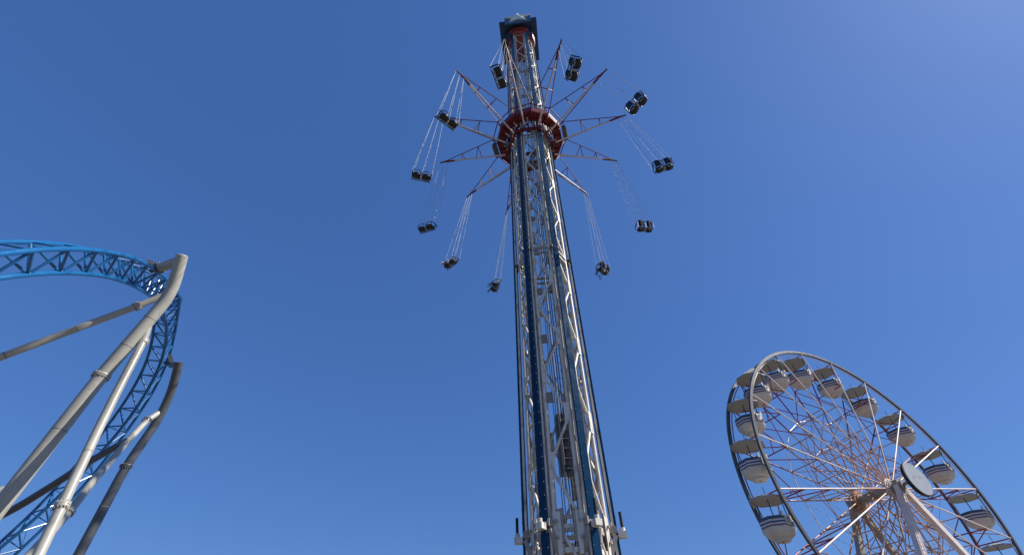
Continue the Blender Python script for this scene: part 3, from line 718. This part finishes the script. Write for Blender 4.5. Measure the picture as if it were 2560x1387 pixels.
def pipe(parent, name, pts, r, mat, rad=1.0, seg=32):
    return link(name, bm_mesh(sweep(round_corners(pts, rad), r, seg), name, mat), parent)
def seams(parent, pts, r, off, step=3.1):
    for a, b in zip(pts[:-1], pts[1:]):
        a, b = V(a) - off, V(b) - off; L = (b - a).length; n = int(L // step)
        for i in range(1, n + 1):
            p = a.lerp(b, i / (n + 1)); m_, _ = frame(p, b)
            k = ('seam', r)
            if k not in _mesh: _mesh[k] = bm_mesh(lathe([(r * .99, -.03), (r * 1.018, -.018), (r * 1.018, .018), (r * .99, .03)], 32), 'weld_seam', M_SEAM)
            link('weld_seam', _mesh[k], parent, m_)
M_SEAM = paint('weld_seam_grey', (0.20, 0.19, 0.17), 0.6, 0.6, (0.15, 0.08, 0.04))
def flange(parent, p, d, r, mat):
    m, L = frame(p, V(p) + V(d))
    bm = lathe([(r * .98, -.09), (r * 1.22, -.09), (r * 1.26, -.07), (r * 1.26, -.012), (r * 1.2, -.008), (r * 1.2, .008), (r * 1.26, .012), (r * 1.26, .07), (r * 1.22, .09), (r * .98, .09)], 36)
    o = link('flange', bm_mesh(bm, 'flange', mat), parent, m)
    for i in range(14):
        a = 2 * math.pi * i / 14; q = V((1.13 * r * math.cos(a), 1.13 * r * math.sin(a), -.14)); e = V((1.13 * r * math.cos(a), 1.13 * r * math.sin(a), .14))
        mm, LL = frame(q, e)
        b = bpy.data.objects.new('flange_bolt', unit_cyl(M_GREYW, 6)); COL.objects.link(b); b.parent = o; b.matrix_local = mm @ Matrix.Diagonal((.02, .02, LL, 1))
def ext(p, q, z):
    p, q = V(p), V(q); d_ = q - p; t = (z - q.z) / d_.z; return q + d_ * t
near = thing('coaster_support', 'pale grey tubular coaster support with bent column and two raking struts, nearest the viewer', 'support', (-18.7, 16.6, 0))
NO_ = V((-18.7, 16.6, 0))
def L_(l, o): return [V(p) - o for p in l]
p1 = [(-17.03, 14.86, 18.7), (-17.27, 15.90, 17.0), (-18.36, 16.44, 12.59), (-18.68, 16.59, 7.62)]
p1.append(ext(p1[2], p1[3], 0.0))
seams(near, p1[2:], .275, NO_); seams(near, p1[1:3], .275, NO_, 2.0)
pipe(near, 'column', L_(p1, NO_), .275, M_CGREY, .9)
flange(near, V(p1[2]) - NO_, V(p1[3]) - V(p1[2]), .275, M_CGREY)
bm = bmesh.new(); bmesh.ops.create_uvsphere(bm, u_segments=24, v_segments=12, radius=.275)
for v in bm.verts: v.co.z *= .35
link('column_cap', bm_mesh(bm, 'column_cap', M_CGREY), near, frame(V(p1[0]) - NO_, 2 * V(p1[0]) - V(p1[1]) - NO_)[0])
pipe(near, 'top_arm', L_([(-17.1, 14.98, 18.45), (-18.45, 15.5, 18.55)], NO_), .25, M_CGREY)
flange(near, V((-18.45, 15.5, 18.55)) - NO_, V((-1, .35, .05)), .24, M_CDARK)
for q in ((-18.95, 15.1, 18.65), (-19.0, 15.65, 18.5), (-18.95, 16.1, 18.75)):
    bar('track_clamp', V((-18.45, 15.5, 18.55)) - NO_, V(q) - NO_, .16, .22, M_CDARK, near)
b1 = [(-17.75, 16.35, 17.6), (-18.73, 16.05, 16.38), (-21.77, 15.03, 12.73), (-23.01, 14.47, 11.02)]
b1 = [b1[0], b1[1], b1[3]]; b1.append(ext(b1[1], b1[2], 0))
seams(near, b1[1:], .155, NO_, 3.3)
pipe(near, 'raking_strut', L_(b1, NO_), .155, M_CGREY, .2)
flange(near, V(b1[1]) - NO_, V(b1[2]) - V(b1[1]), .17, M_CGREY)
p2 = [(-17.64, 16.10, 15.5), (-17.62, 16.49, 14.5), (-17.0, 16.40, 11.0), (-15.78, 15.93, 7.01)]
p2.append(ext(p2[2], p2[3], 0))
seams(near, p2[2:], .165, NO_, 2.6)
pipe(near, 'raking_strut', L_(p2, NO_), .165, M_CGREY, 1.5)
flange(near, V(p2[1]) - NO_, V(p2[2]) - V(p2[1]), .17, M_CGREY); flange(near, V(p2[3]) - NO_, V(p2[3]) - V(p2[2]), .175, M_CGREY)
far = thing('coaster_support', 'coaster support behind the track, its shade coloured in as dark grey, with a bent top and pale side strut', 'support', (-25, 28, 0))
FO = V((-25, 28, 0))
p3 = [(-24.16, 26.1, 20.04), (-24.48, 27.3, 18.25), (-24.81, 27.9, 16.4), (-25.08, 27.84, 13.34), (-25.17, 28.27, 8.66)]
p3.append(ext(p3[3], p3[4], 0))
seams(far, p3[3:], .27, FO, 3.0)
pipe(far, 'column', L_(p3, FO), .27, M_CDARK, 1.0)  # shade on this column is coloured in with the darker grey
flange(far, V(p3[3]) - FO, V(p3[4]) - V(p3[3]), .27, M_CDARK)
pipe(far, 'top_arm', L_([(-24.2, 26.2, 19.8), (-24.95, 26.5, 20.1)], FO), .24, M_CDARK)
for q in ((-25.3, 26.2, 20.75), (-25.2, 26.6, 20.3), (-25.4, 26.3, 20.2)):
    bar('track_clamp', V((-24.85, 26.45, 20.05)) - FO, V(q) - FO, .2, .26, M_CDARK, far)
b3 = [(-24.75, 27.85, 17.3), (-24.84, 27.07, 16.1), (-24.4, 26.02, 13.75), (-22.79, 23.86, 10.96), (-21.62, 22.38, 8.9), (-20.81, 21.1, 7.07)]
b3.append(ext(b3[4], b3[5], 0))
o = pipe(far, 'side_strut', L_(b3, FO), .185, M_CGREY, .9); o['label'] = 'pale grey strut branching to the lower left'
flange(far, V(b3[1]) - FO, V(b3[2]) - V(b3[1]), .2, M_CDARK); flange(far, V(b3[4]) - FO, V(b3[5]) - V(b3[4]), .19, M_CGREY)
c3 = [(-24.5, 26.2, 14.3), (-25.73, 25.7, 12.66), (-26.43, 25.63, 11.73), (-28.02, 25.82, 10.41), (-29.65, 25.69, 9.12)]
c3.append(ext(c3[3], c3[4], 0))
pipe(far, 'cross_strut', L_(c3, FO), .20, M_CDARK, .5)  # shaded look of this tube carried by the darker grey
third = thing('coaster_support', 'stub of a pale grey flanged pipe at the left picture edge', 'support', (-26, 20, 0))
q = [(-24.27, 21.15, 9.43), (-24.95, 20.6, 9.1), (-26.0, 20.0, 6.5), (-26.0, 20.0, 0)]
pipe(third, 'column', L_(q, V((-26, 20, 0))), .24, M_CGREY, .6)
flange(third, V((-24.27, 21.15, 9.43)) - V((-26, 20, 0)), V((1, .8, .5)), .24, M_CGREY)
